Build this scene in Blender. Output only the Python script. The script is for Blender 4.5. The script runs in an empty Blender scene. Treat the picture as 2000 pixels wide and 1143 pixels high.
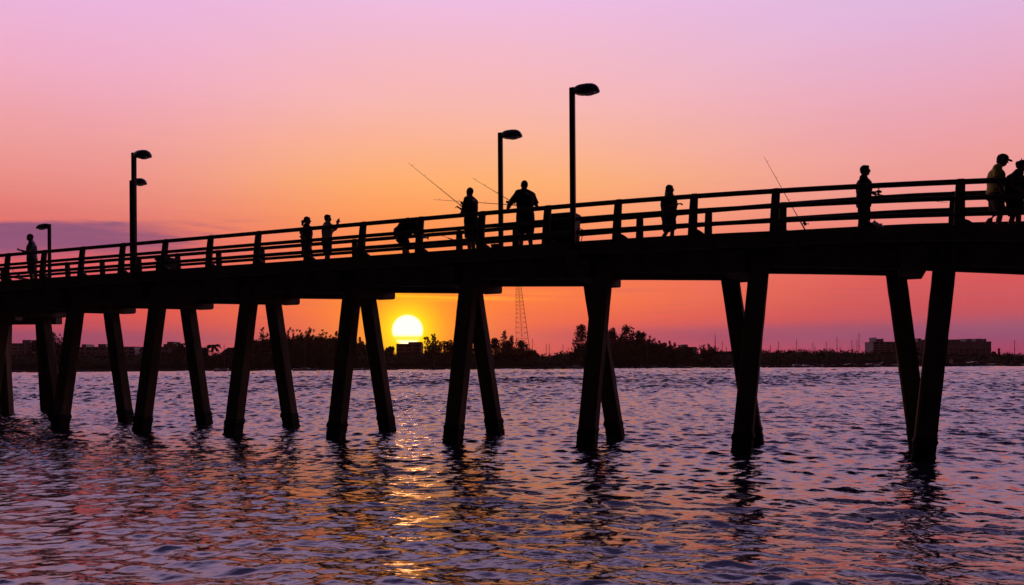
import bpy, bmesh, math, random
import numpy as np
from mathutils import Vector, Matrix
random.seed(7)
S = bpy.context.scene
C = S.collection
PI = math.pi
rad = math.radians

# ------------------------------------------------------------------ geometry of the place
F = 1600.0; CAMZ = 2.2; TH = 0.0065
UX, UY = -1.8161, 0.7826                     # one rail-post step along the pier
LU = math.hypot(UX, UY)
E = Vector((-UX / LU, -UY / LU, 0))          # along the pier towards the shore (right)
T = Vector((-E.y, E.x, 0))                   # across the pier, away from the viewer
WID = 2.5

def drop(u):
    j = u - 23.5
    return 0.0 if j >= 5 else 0.225 * ((5 - j) / 5) ** 2.1
FL = [(14, .6, 1.15), (24, .6, 1.36), (27, .88, 2.1), (30, .95, 2.5), (34, .85, 2.65), (38, .7, 2.75), (48, .6, 2.9)]
def across(u):
    """the pier widens a little towards its outer end"""
    u = min(max(u, 14), 47.9)
    for (a, x0, y0), (b, x1, y1) in zip(FL, FL[1:]):
        if a <= u <= b:
            t = (u - a) / (b - a); return (x0 + (x1 - x0) * t) / WID, (y0 + (y1 - y0) * t) / WID
def P(u, w, h=0.0, a=0.0):
    """pier coordinates: u post steps, w metres across, h height over the eye (deck slope included), a metres along"""
    uu = u - a / LU
    cx_, cy_ = across(uu)
    if w < 0: cx_, cy_ = T.x, T.y
    return Vector((52.78 + UX * uu + cx_ * w, UY * uu + cy_ * w, CAMZ + h - drop(uu)))
def R(x, y, Z):
    """place at depth Z that the lens sees at x, y"""
    dx, dy = x - 1000, y - 712
    return Vector((Z * (dx - TH * dy) / F, Z, CAMZ + Z * (-dy - TH * dx) / F))
def U_at(x, w):
    k = (x - 1000) / F; u = 30.0
    for _ in range(12):
        cx_, cy_ = across(u) if w >= 0 else (T.x, T.y)
        u = (52.78 + cx_ * w - k * cy_ * w) / (k * UY - UX)
    return u
DECK = 3.03; CURB = 3.25; SLAB = 2.90; RAIL = 4.32; SOFF = 2.27
YAW = math.atan2(E.y, E.x)

# ------------------------------------------------------------------ materials
def srgb(r, g, b):
    f = lambda c: (c / 255 / 12.92) if c / 255 <= 0.04045 else ((c / 255 + 0.055) / 1.055) ** 2.4
    return (f(r), f(g), f(b), 1)
def mat(name, c1, c2=None, rough=0.8, scale=3.0, bump=0.0, metal=0.0, detail=6, emis=None, stretch=(1, 1, 1), spec=0.3):
    m = bpy.data.materials.new(name); m.use_nodes = True
    nt = m.node_tree; b = nt.nodes['Principled BSDF']
    c2 = c2 or tuple(x * 0.6 for x in c1)
    tc = nt.nodes.new('ShaderNodeTexCoord'); mp = nt.nodes.new('ShaderNodeMapping')
    mp.inputs['Scale'].default_value = stretch
    nz = nt.nodes.new('ShaderNodeTexNoise'); nz.inputs['Scale'].default_value = scale; nz.inputs['Detail'].default_value = detail
    rp = nt.nodes.new('ShaderNodeValToRGB')
    rp.color_ramp.elements[0].position = 0.35; rp.color_ramp.elements[1].position = 0.68
    rp.color_ramp.elements[0].color = (*c2[:3], 1); rp.color_ramp.elements[1].color = (*c1[:3], 1)
    L = nt.links
    L.new(tc.outputs['Object'], mp.inputs[0]); L.new(mp.outputs[0], nz.inputs['Vector'])
    L.new(nz.outputs['Fac'], rp.inputs[0]); L.new(rp.outputs[0], b.inputs['Base Color'])
    b.inputs['Roughness'].default_value = rough; b.inputs['Metallic'].default_value = metal
    b.inputs['Specular IOR Level'].default_value = spec
    if bump:
        bp = nt.nodes.new('ShaderNodeBump'); bp.inputs['Strength'].default_value = bump; bp.inputs['Distance'].default_value = 0.03
        L.new(nz.outputs['Fac'], bp.inputs['Height']); L.new(bp.outputs[0], b.inputs['Normal'])
    if emis:
        b.inputs['Emission Color'].default_value = (*emis[:3], 1); b.inputs['Emission Strength'].default_value = emis[3]
    return m
M = dict(
    concrete=mat('weathered_concrete', (.20, .14, .09), (.11, .075, .05), .9, 2.2, .5),
    pile=mat('tidal_concrete', (.20, .145, .085), (.08, .06, .035), .9, 1.6, .6, stretch=(1, 1, .35)),
    barn=mat('barnacles', (.07, .06, .05), (.03, .03, .025), .95, 22, 1.0),
    deck=mat('deck_boards', (.20, .16, .12), (.10, .08, .06), .85, 4, .3),
    rail=mat('rail_metal', (.15, .13, .11), (.08, .065, .05), .75, 9, .15, spec=.15),
    pole=mat('pole_metal', (.07, .06, .055), (.04, .035, .03), .6, 6, .1, metal=.3),
    lamp=mat('lamp_housing', (.10, .10, .12), (.06, .06, .07), .4, 5, 0, metal=.2),
    lens=mat('lamp_lens', (.9, .88, .86), (.8, .8, .78), .35, 12, 0),
    cable=mat('cable', (.35, .32, .28), (.2, .18, .16), .5, 8, 0),
    skin=mat('skin', (.30, .17, .11), (.24, .13, .08), .6, 10, 0),
    hair=mat('dark_hair', (.02, .015, .012), (.01, .008, .006), .6, 30, .3),
    black=mat('black_cloth', (.02, .02, .024), (.012, .012, .014), .9, 20, .2),
    navy=mat('navy_cloth', (.03, .035, .07), (.02, .022, .045), .9, 20, .2),
    grey=mat('grey_cloth', (.16, .17, .22), (.11, .12, .15), .9, 20, .2),
    pale=mat('pale_tee', (.34, .35, .26), (.28, .28, .2), .9, 20, .2),
    olive=mat('yellow_shirt', (.72, .60, .14), (.58, .47, .10), .9, 20, .2),
    khaki=mat('khaki_shorts', (.16, .12, .08), (.1, .08, .05), .9, 20, .2),
    shoe=mat('shoe_leather', (.06, .05, .045), (.03, .025, .02), .6, 15, 0),
    rod=mat('rod_blank', (.20, .10, .03), (.10, .05, .02), .35, 8, 0),
    reel=mat('reel_metal', (.05, .05, .055), (.03, .03, .03), .4, 12, 0, metal=.5),
    bucket=mat('red_plastic', (.22, .02, .015), (.15, .015, .01), .5, 4, 0),
    bin=mat('dark_plastic', (.04, .04, .045), (.025, .025, .03), .6, 5, .1),
    bag=mat('white_bag', (.72, .70, .74), (.55, .53, .58), .5, 6, .5),
    leaf=mat('foliage', (.055, .07, .03), (.025, .035, .018), 1, .25, 0, spec=0),
    leaf2=mat('dark_foliage', (.04, .05, .025), (.02, .028, .014), 1, .25, 0, spec=0),
    bark=mat('bark', (.09, .07, .05), (.05, .04, .03), .95, 2, .3),
    land=mat('shore_ground', (.05, .045, .035), (.03, .028, .02), 1, .05, 0, spec=0),
    wall=mat('stucco_wall', (.74, .70, .72), (.62, .58, .6), .9, .08, 0),
    wall2=mat('grey_stucco', (.50, .48, .52), (.38, .37, .40), .9, .08, 0),
    wall3=mat('brown_stucco', (.20, .15, .13), (.15, .11, .09), .9, .08, 0),
    slab=mat('balcony_slab', (.82, .80, .80), (.7, .68, .68), .85, .1, 0),
    glass=mat('window_glass', (.03, .035, .045), (.02, .025, .03), .25, .3, 0, spec=.5),
    roof=mat('roof_sheet', (.20, .17, .16), (.14, .12, .11), .8, .4, 0),
    hull=mat('white_hull', (.8, .8, .84), (.7, .7, .74), .4, .5, 0),
    hulld=mat('dark_hull', (.22, .21, .28), (.14, .14, .18), .4, .5, 0),
    mast=mat('mast_alloy', (.16, .14, .14), (.10, .09, .09), .6, 1, 0),
    cover=mat('sail_cover', (.05, .06, .12), (.03, .04, .08), .9, 1, 0),
    steel=mat('tower_steel', (.45, .10, .06), (.30, .08, .05), .7, .5, 0),
)

M['lens'].node_tree.nodes['Principled BSDF'].inputs['Transmission Weight'].default_value = .85
M['lens'].node_tree.nodes['Principled BSDF'].inputs['IOR'].default_value = 1.15
# ------------------------------------------------------------------ object helpers
def tag(o, label=None, cat=None, group=None, kind=None):
    if label: o['label'] = label
    if cat: o['category'] = cat
    if group: o['group'] = group
    if kind: o['kind'] = kind
    return o
def empty(name, loc, rz, label, cat, group=None):
    o = bpy.data.objects.new(name, None); C.objects.link(o)
    o.location = loc; o.rotation_euler = (0, 0, rz); o.empty_display_size = .3
    return tag(o, label, cat, group)
def link(name, bm, m, parent=None, smooth=False, world=False):
    """world=True: vertices are world coordinates, convert under parent"""
    me = bpy.data.meshes.new(name)
    bmesh.ops.recalc_face_normals(bm, faces=bm.faces)
    if world and parent is not None:
        bm.transform(wmat(parent).inverted())
    bm.to_mesh(me); bm.free()
    for mm in (m if isinstance(m, (list, tuple)) else [m]): me.materials.append(mm)
    if smooth:
        me.polygons.foreach_set('use_smooth', [True] * len(me.polygons))
    o = bpy.data.objects.new(name, me); C.objects.link(o)
    if parent is not None: o.parent = parent
    return o
def wmat(o):
    mtx = Matrix.LocRotScale(o.location, o.rotation_euler, o.scale)
    return wmat(o.parent) @ mtx if o.parent else mtx
def quadring(bm, rings, cap=True, closed=True):
    vs = [[bm.verts.new(p) for p in r] for r in rings]
    n = len(vs[0])
    for a, b in zip(vs, vs[1:]):
        for i in range(n):
            if not closed and i == n - 1: break
            bm.faces.new((a[i], a[(i + 1) % n], b[(i + 1) % n], b[i]))
    if cap:
        bm.faces.new(vs[0][::-1]); bm.faces.new(vs[-1])
    return vs
def frame(t, hint=Vector((0, 0, 1))):
    t = t.normalized()
    if abs(t.dot(hint)) > .97: hint = Vector((1, 0, 0)) if abs(t.x) < .9 else Vector((0, 1, 0))
    a = t.cross(hint).normalized(); b = a.cross(t).normalized()
    return a, b
def tube(bm, pts, rs, n=10):
    pts = [Vector(p) for p in pts]
    if not isinstance(rs, (list, tuple)): rs = [rs] * len(pts)
    rings = []
    for i, p in enumerate(pts):
        t = (pts[min(i + 1, len(pts) - 1)] - pts[max(i - 1, 0)])
        a, b = frame(t)
        rings.append([p + (a * math.cos(2 * PI * k / n) + b * math.sin(2 * PI * k / n)) * rs[i] for k in range(n)])
    quadring(bm, rings)
def loft(bm, pts, abs_, lat=Vector((0, 1, 0)), n=18):
    """elliptic loft: a along lat, b along the third axis"""
    pts = [Vector(p) for p in pts]; rings = []
    for i, p in enumerate(pts):
        t = (pts[min(i + 1, len(pts) - 1)] - pts[max(i - 1, 0)]).normalized()
        l = (lat - t * lat.dot(t)).normalized(); b = t.cross(l)
        A, B = abs_[i]
        rings.append([p + l * A * math.cos(2 * PI * k / n) + b * B * math.sin(2 * PI * k / n) for k in range(n)])
    quadring(bm, rings)
def ell(bm, c, r, rot=None, seg=14):
    m = Matrix.Translation(Vector(c)) @ (rot or Matrix.Identity(4)) @ Matrix.Diagonal((r[0], r[1], r[2], 1))
    bmesh.ops.create_uvsphere(bm, u_segments=seg, v_segments=max(6, seg * 2 // 3), radius=1, matrix=m)
def box8(bm, lo, hi, bevel=0.0):
    """box between corners (local axes)"""
    x0, y0, z0 = lo; x1, y1, z1 = hi
    vs = [bm.verts.new(p) for p in ((x0,y0,z0),(x1,y0,z0),(x1,y1,z0),(x0,y1,z0),(x0,y0,z1),(x1,y0,z1),(x1,y1,z1),(x0,y1,z1))]
    fs = [bm.faces.new([vs[i] for i in q]) for q in ((0,3,2,1),(4,5,6,7),(0,1,5,4),(1,2,6,5),(2,3,7,6),(3,0,4,7))]
    if bevel:
        es = list({e for f in fs for e in f.edges})
        bmesh.ops.bevel(bm, geom=es, offset=bevel, segments=2, affect='EDGES')
def sweep(bm, us, prof):
    """prism along the pier: prof = [(w, h)...]; h measured over the eye"""
    quadring(bm, [[P(u, w, h) for w, h in prof] for u in us])
def frange(a, b, n): return [a + (b - a) * i / (n - 1) for i in range(n)]

# ------------------------------------------------------------------ the pier
U0, U1 = 17.0, 46.5
pier = empty('fishing_pier', P(30, 1.25, -CAMZ - 0.0), YAW,
             'long dark concrete fishing pier on slanted piles crossing the water', 'pier')
US = frange(U0, U1, 60)
bm = bmesh.new(); sweep(bm, US, [(-.24, SLAB + .012), (-.24, DECK), (WID + .24, DECK), (WID + .24, SLAB + .012)])
link('deck', bm, M['deck'], pier, world=True)
for w0, w1 in ((-.30, -.02), (WID + .02, WID + .30)):
    bm = bmesh.new(); sweep(bm, US, [(w0, SLAB), (w0, CURB - .02), (w0 + .02, CURB), (w1 - .02, CURB), (w1, CURB - .02), (w1, SLAB)])
    link('curb', bm, M['concrete'], pier, world=True)
bm = bmesh.new()                               # conduit clipped under the near slab edge, sagging a little
pts = []
for i, u in enumerate(frange(U0, U1, 240)):
    pts.append(P(u, -.325, SLAB - .005 + .022 * math.sin(u * 1.6) + .012 * math.sin(u * 4.1)))
tube(bm, pts, .013, 6)
link('conduit', bm, M['cable'], pier, world=True)

def soff(u):
    return SOFF - (.03 + .019 * (u - 32) if u > 31 else 0) - (.012 * (25 - u) + .03 if u < 25 else 0)
bents = [24 + 2 * k for k in range(-3, 12)]
# girders, one pair per span; the soffit drops towards the shore-side cap as the photo shows
for b0 in bents[:-1]:
    ur, ul = b0 + .08, b0 + 1.92                # right (shore) end and left end
    for w0, w1 in ((-.05, .35), (WID - .35, WID + .12)):
        bm = bmesh.new(); rings = []
        for k in range(7):
            u = ur + (ul - ur) * k / 6
            so = soff(b0 + 2) + .025 + (.175) * k / 6
            rings.append([P(u, w0, so), P(u, w0, SLAB - .002), P(u, w1, SLAB - .002), P(u, w1, so)])
        quadring(bm, rings)
        link('girder', bm, M['concrete'], pier, world=True)
    bm = bmesh.new(); rings = []
    for k in range(3):
        u = ur + (ul - ur) * k / 2
        rings.append([P(u, .36, SLAB - .25), P(u, .36, SLAB - .004), P(u, WID - .36, SLAB - .004), P(u, WID - .36, SLAB - .25)])
    quadring(bm, rings); link('deck_panel', bm, M['concrete'], pier, world=True)
for b0 in bents:
    SF = soff(b0)
    bm = bmesh.new()                            # cap beam with rounded lower ends
    prof = [(-.42, 2.78), (-.42, SF + .07), (-.38, SF + .02), (-.30, SF), (WID + .42, SF), (WID + .52, SF + .03), (WID + .55, SF + .1), (WID + .55, 2.78)]
    d = drop(b0)
    quadring(bm, [[P(b0, w, h, a=aa) + Vector((0, 0, drop(b0 - aa / LU) - d)) for w, h in prof] for aa in (-.27, .27)])
    link('pile_cap', bm, M['concrete'], pier, world=True)
    rr = random.Random(int(b0))
    for side in (0, 1):
        ex = .15 if b0 <= 24 else (.05 if b0 == 26 else 0)
        if side == 0: top, foot = (0.10, .50 + ex), (-.35, .17)
        else: top, foot = (WID - .05, -.45 + ex), (WID + .10, .20)
        tp = P(b0, top[0], SOFF + .02, a=top[1]); tp.z = CAMZ + SOFF + .015 - d
        ft = P(b0, foot[0], 0, a=foot[1]); ft.z = 0
        dirv = (ft - tp).normalized(); slope = (ft - tp) / (tp.z)
        h = .225
        def ring(z, hh, jit=0):
            c = tp + slope * (tp.z - z); out = []
            for sx, sy in ((-1, -.8), (-.8, -1), (.8, -1), (1, -.8), (1, .8), (.8, 1), (-.8, 1), (-1, .8)):
                out.append(c + E * sx * (hh + rr.uniform(-jit, jit)) + T * sy * (hh + rr.uniform(-jit, jit)))
            return out
        bm = bmesh.new(); quadring(bm, [ring(tp.z + .42, h)] + [ring(z, h, .004) for z in frange(tp.z, .30, 12)] + [ring(-1.8, h)])
        pl = link('pile', bm, M['pile'], pier, world=True)
        bm = bmesh.new()                        # barnacle crust at the tide line
        quadring(bm, [ring(.52, h + .003, .002), ring(.47, h + .018, .016), ring(.40, h + .026, .022), ring(.33, h + .008, .006), ring(.24, h + .012, .008),
                      ring(.15, h + .006, .006), ring(.05, h + .012, .008), ring(-.1, h + .01, .01), ring(-.4, h + .006)])
        for k in range(90):
            z = rr.uniform(.0, .52); c = tp + slope * (tp.z - z)
            s_ = rr.choice((-1, 1)); q = rr.uniform(-h, h)
            p = c + (E * s_ * (h + .006) + T * q if rr.random() < .5 else T * s_ * (h + .006) + E * q)
            bmesh.ops.create_icosphere(bm, subdivisions=1, radius=rr.uniform(.010, .026), matrix=Matrix.Translation(p))
        bmesh.ops.transform(bm, matrix=(wmat(pier) ).inverted(), verts=bm.verts)
        o = link('barnacle_crust', bm, M['barn'], pl)

# railings: three pipes as the part, every post a sub-part
def railing(w, sgn):
    bm = bmesh.new()
    for hh, r, ww in ((RAIL - .06, .064, 0), (RAIL - .435, .056, -.05), (RAIL - .795, .056, -.075)):
        tube(bm, [P(u, w + sgn * ww, hh) for u in frange(U0, U1, 90)], r, 12)
    ra = link('railing', bm, M['rail'], pier, smooth=True, world=True)
    for k in range(-6, 23):
        u = 23.5 + k
        if u < U0 or u > U1: continue
        bm = bmesh.new(); rings = []
        for t in frange(0, 1, 9):               # curved post: leans in at the top
            h = CURB + (RAIL - CURB + .005) * t
            wc = w + sgn * (-.10 * (1 - t) ** .6 + .0)
            ac = -.045 * (1 - t) ** .7
            ha = .112 - .02 * t if t < .99 else .07
            hw = .06 if t < .99 else .04
            rings.append([P(u, wc + x * hw, h, a=ac + y * ha) for x, y in ((-1, -.8), (-.8, -1), (.8, -1), (1, -.8), (1, .8), (.8, 1), (-.8, 1), (-1, .8))])
        quadring(bm, rings)
        post = link('post', bm, M['rail'], ra, world=True)
        bm = bmesh.new()                        # gusset foot on the shore side
        y0, y1 = .04, .24
        wb = w - sgn * .10
        pr = [(.04, 0), (.26, 0), (.24, .05), (.13, .13), (.04, .16)]
        quadring(bm, [[P(u, wb + ww, CURB + z, a=a) for a, z in pr] for ww in (-.05, .05)])
        me = bpy.data.meshes.new('g'); bm.transform((wmat(pier)).inverted()); bm.to_mesh(me); bm.free()
        b2 = bmesh.new(); b2.from_mesh(post.data); b2.from_mesh(me); bmesh.ops.recalc_face_normals(b2, faces=b2.faces); b2.to_mesh(post.data); b2.free()
    return ra
railing(0.0, 1)
railing(WID, -1)

# landing at the outer end of the pier
ZL = 41.5
xr = R(112, 700, ZL).x; zb = CAMZ + 2.20; zt_ = CAMZ + 2.98
bm = bmesh.new(); box8(bm, (xr - 16, ZL - 4.2, zb + .45), (xr, ZL + 1.2, zt_), .02)
link('landing_deck', bm, M['concrete'], pier, world=True)
for y in (-3.2, .2):
    bm = bmesh.new(); box8(bm, (xr - 15.8, ZL + y - .3, zb), (xr - .004, ZL + y + .3, zb + .448), .02)
    link('landing_beam', bm, M['concrete'], pier, world=True)
    for k in range(6):
        xa = xr - .85 - 1.92 * k; bm = bmesh.new(); le = .22 if k % 2 == 0 else -.12
        quadring(bm, [[Vector((xa + q * le + x * .26, ZL + y + y_ * .24, z)) for x, y_ in ((-1, -.8), (-.8, -1), (.8, -1), (1, -.8), (1, .8), (.8, 1), (-.8, 1), (-1, .8))] for q, z in ((1.4, -1.8), (0, zb + .02))])
        link('landing_pile', bm, M['pile'], pier, world=True)
bm = bmesh.new()
for hh in (1.23, .85, .5):
    tube(bm, [(xr - .1, ZL - 4, zt_ + hh), (xr - .1, ZL + 1, zt_ + hh), (xr - 16, ZL + 1, zt_ + hh)], .05, 8)
lr = link('landing_railing', bm, M['rail'], pier, world=True)
for x, y in [(xr - .1, ZL + q) for q in (-3.9, -1.5, .9)] + [(xr - 2.1 - 2 * k, ZL + 1) for k in range(6)]:
    bm = bmesh.new(); box8(bm, (x - .07, y - .06, zt_ - .01), (x + .07, y + .06, zt_ + 1.29), .01)
    link('post', bm, M['rail'], lr, world=True)

# ------------------------------------------------------------------ lamps
def lamp_post(px, toppx, headlen, label, base_h, w, Zknown=None, flip=False, group='lamps along the pier'):
    if Zknown: base = R(px, 700, Zknown); base.z = CAMZ + base_h
    else:
        u = U_at(px, w); base = P(u, w, base_h)
    topz = R(px, toppx, base.y).z
    h = topz - base.z
    root = empty('lamp_post', base, YAW + (PI if flip else 0), label, 'street lamp', group)
    bm = bmesh.new(); r = .068
    quadring(bm, [[(x * q, y * q, z) for x, y in ((-1, -.75), (-.75, -1), (.75, -1), (1, -.75), (1, .75), (.75, 1), (-.75, 1), (-1, .75))] for q, z in ((r, 0), (r, h))])
    link('pole', bm, M['pole'], root)
    bm = bmesh.new(); box8(bm, (-.16, -.12, -.45), (.16, .12, .012), .015)
    bracket = link('bracket', bm, M['concrete'], root)
    hl = headlen; rings = []
    # head: rounded on top, flat below, tapering to a blunt nose
    for t, top, bot, hw in ((0, .065, -.06, .06), (.06, .085, -.10, .09), (.16, .115, -.12, .13), (.3, .125, -.13, .17), (.55, .125, -.13, .185), (.75, .105, -.13, .18), (.88, .06, -.125, .15), (.96, .0, -.12, .11), (1, -.07, -.115, .07)):
        x = r * .6 + hl * t; ring_ = []
        for k in range(12):
            a = PI * k / 11; ring_.append((x, -math.cos(a) * hw, h - .065 + bot + (top - bot) * math.sin(a) ** .7))
        rings.append(ring_)
    bm = bmesh.new(); quadring(bm, rings)
    hd = link('lamp_head', bm, M['lamp'], root, smooth=True)
    bm = bmesh.new()
    quadring(bm, [[(r * .6 + hl * t, y * ww, h - .065 + z) for y in (-1, -.5, .5, 1)] for t, ww, z in ()] or
             [[(r * .6 + hl * .60 + .27 * hl * math.cos(2 * PI * k / 16) * q, .13 * math.sin(2 * PI * k / 16) * q, h - .065 - .128 - d_) for k in range(16)] for q, d_ in ((1, 0), (.92, .03), (.6, .055), (.1, .06))])
    link('lens', bm, M['lens'], hd, smooth=True)
    return root
lamp_post(1121, 172, .70, 'tall lamp post nearest the viewer on the near railing, highest in the picture', SLAB + .1, -.36)
lamp_post(264, 299, .70, 'lamp post on the near side of the pier overlapping a lower one behind it', SLAB + .1, -.36)
lamp_post(980, 260, .70, 'lamp post on the far railing behind the two standing anglers', SLAB + .1, WID + .40)
lamp_post(259.5, 353, .70, 'lower lamp post on the far railing, half hidden behind a nearer one', SLAB + .1, WID + .40)
lamp_post(98, 438, .86, 'lamp post at the far left end with its head pointing left', DECK - .06, 0, Zknown=42.2, flip=True)

# ------------------------------------------------------------------ water
def build_water():
    rng = np.random.default_rng(5)
    r1 = np.exp(np.arange(math.log(7.2), math.log(397), .0018))
    r2 = np.exp(np.arange(math.log(397), math.log(640), .012))[1:]
    r = np.concatenate([r1, r2]); na = 360
    ang = np.linspace(-rad(44), rad(44), na)
    Rr, A = np.meshgrid(r, ang, indexing='ij')
    X = Rr * np.sin(A); Y = Rr * np.cos(A)
    sp = np.maximum(np.gradient(r)[:, None] * np.ones(na)[None], Rr * (ang[1] - ang[0]) * .42)
    Zz = np.zeros_like(X); DX = np.zeros_like(X); DY = np.zeros_like(X); P2 = np.full_like(X, 1e-9)
    N = 150
    lam = np.exp(rng.uniform(math.log(.10), math.log(3.0), N))
    th = rng.normal(rad(262), rad(30), N)
    ph = rng.uniform(0, 2 * PI, N)
    for l, t, p in zip(lam, th, ph):
        k = 2 * PI / l; ka = .9 if l < .2 else (1.3 if l < .75 else (.8 if l < 1.3 else .5))
        f = np.clip((l / sp - 2.0) / 1.6, 0, 1)
        if l > .6: f = f * (1 - .6 * np.clip((Rr - 13) / 8, 0, 1) * np.clip((110 - Rr) / 60, 0, 1))
        a = ka / k * f
        q = k * (X * math.cos(t) + Y * math.sin(t)) + p
        Zz += a * np.cos(q); s = np.sin(q) * a * .75
        DX += -s * math.cos(t); DY += -s * math.sin(t); P2 += (ka * f) ** 2 / 2
    # steepness wanted at each place: sheltered near the viewer, choppier past the pier; gust patches
    gust = 1.0 + .22 * np.sin(X * .05 + 1.2) * np.sin(Y * .07 + .4) + .16 * np.sin(X * .17 - Y * .12 + 2)
    want = NEAR + (MID - NEAR) * np.clip((Rr - 15) / 9, 0, 1) + (FAR - MID) * np.clip((Rr - 28) / 25, 0, 1)
    want = want * (1 - .34 * np.clip((Rr - 120) / 160, 0, 1))
    amp = want * gust / np.sqrt(P2)
    X2 = X + DX * amp; Y2 = Y + DY * amp; Zz = Zz * amp
    nr = len(r)
    co = np.stack([X2, Y2, Zz], -1).reshape(-1, 3)
    idx = np.arange(nr * na).reshape(nr, na)
    q = np.stack([idx[:-1, :-1], idx[1:, :-1], idx[1:, 1:], idx[:-1, 1:]], -1).reshape(-1, 4)
    extra = np.array([(-1150, -250, -.35), (1150, -250, -.35), (1150, 700, -.35), (-1150, 700, -.35)], float)
    co = np.concatenate([co, extra]); n0 = nr * na
    q = np.concatenate([q, [[n0, n0 + 1, n0 + 2, n0 + 3]]])
    me = bpy.data.meshes.new('water')
    me.vertices.add(len(co)); me.vertices.foreach_set('co', co.ravel())
    me.loops.add(q.size); me.loops.foreach_set('vertex_index', q[:, ::-1].ravel().astype(np.int32))
    me.polygons.add(len(q)); me.polygons.foreach_set('loop_start', np.arange(0, q.size, 4).astype(np.int32))
    me.polygons.foreach_set('use_smooth', np.ones(len(q), bool))
    me.update(calc_edges=True)
    chop = np.ones(len(co)); chop[:nr * na] = (1 + 1.5 * np.clip((Rr - 15) / 14, 0, 1) + 2.5 * np.clip((Rr - 32) / 90, 0, 1)).ravel()
    at = me.attributes.new('chop', 'FLOAT', 'POINT'); at.data.foreach_set('value', chop)
    o = bpy.data.objects.new('water', me); C.objects.link(o); o['kind'] = 'structure'
    m = bpy.data.materials.new('sea_water'); m.use_nodes = True
    nt = m.node_tree; b = nt.nodes['Principled BSDF']; L = nt.links
    b.inputs['Base Color'].default_value = (.02, .017, .035, 1); b.inputs['Roughness'].default_value = .05
    b.inputs['IOR'].default_value = 2.2
    tc = nt.nodes.new('ShaderNodeTexCoord')
    prev = None
    for sc, st, ds in ((2.0, (1, 2.2, 1), .022), (5.5, (1, 2.2, 1), .011), (14.0, (1, 2.0, 1), .0036)):
        mp = nt.nodes.new('ShaderNodeMapping'); mp.inputs['Scale'].default_value = st; mp.inputs['Rotation'].default_value = (0, 0, .25 * sc)
        nz = nt.nodes.new('ShaderNodeTexNoise'); nz.inputs['Scale'].default_value = sc; nz.inputs['Detail'].default_value = 3
        nz.inputs['Distortion'].default_value = .3
        bp = nt.nodes.new('ShaderNodeBump'); bp.inputs['Strength'].default_value = 1; bp.inputs['Distance'].default_value = ds * WB
        L.new(tc.outputs['Object'], mp.inputs[0]); L.new(mp.outputs[0], nz.inputs['Vector']); L.new(nz.outputs['Fac'], bp.inputs['Height'])
        am = nt.nodes.new('ShaderNodeAttribute'); am.attribute_name = 'chop'
        mu = nt.nodes.new('ShaderNodeMath'); mu.operation = 'MULTIPLY'; L.new(am.outputs['Fac'], mu.inputs[0]); mu.inputs[1].default_value = ds * WB
        L.new(mu.outputs[0], bp.inputs['Distance'])
        if prev: L.new(prev.outputs[0], bp.inputs['Normal'])
        prev = bp
    L.new(prev.outputs[0], b.inputs['Normal'])
    me.materials.append(m)
WB = .5
NEAR, MID, FAR = .125, .25, .42
build_water()

# ------------------------------------------------------------------ far shore
SH = 395.0
bm = bmesh.new(); rr = random.Random(3)
rows = []
xs = frange(-900, 1100, 120)
prof = [(0, -.6), (3, .25), (12, .9), (40, 1.4), (480, 2.0)]
for x in xs:
    j = rr.uniform(-5, 5)
    rows.append([Vector((x, SH + d + (j if d < 20 else 0), z)) for d, z in prof])
quadring(bm, rows, cap=False, closed=False)
o = link('shore', bm, M['land']); o['kind'] = 'structure'

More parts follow.
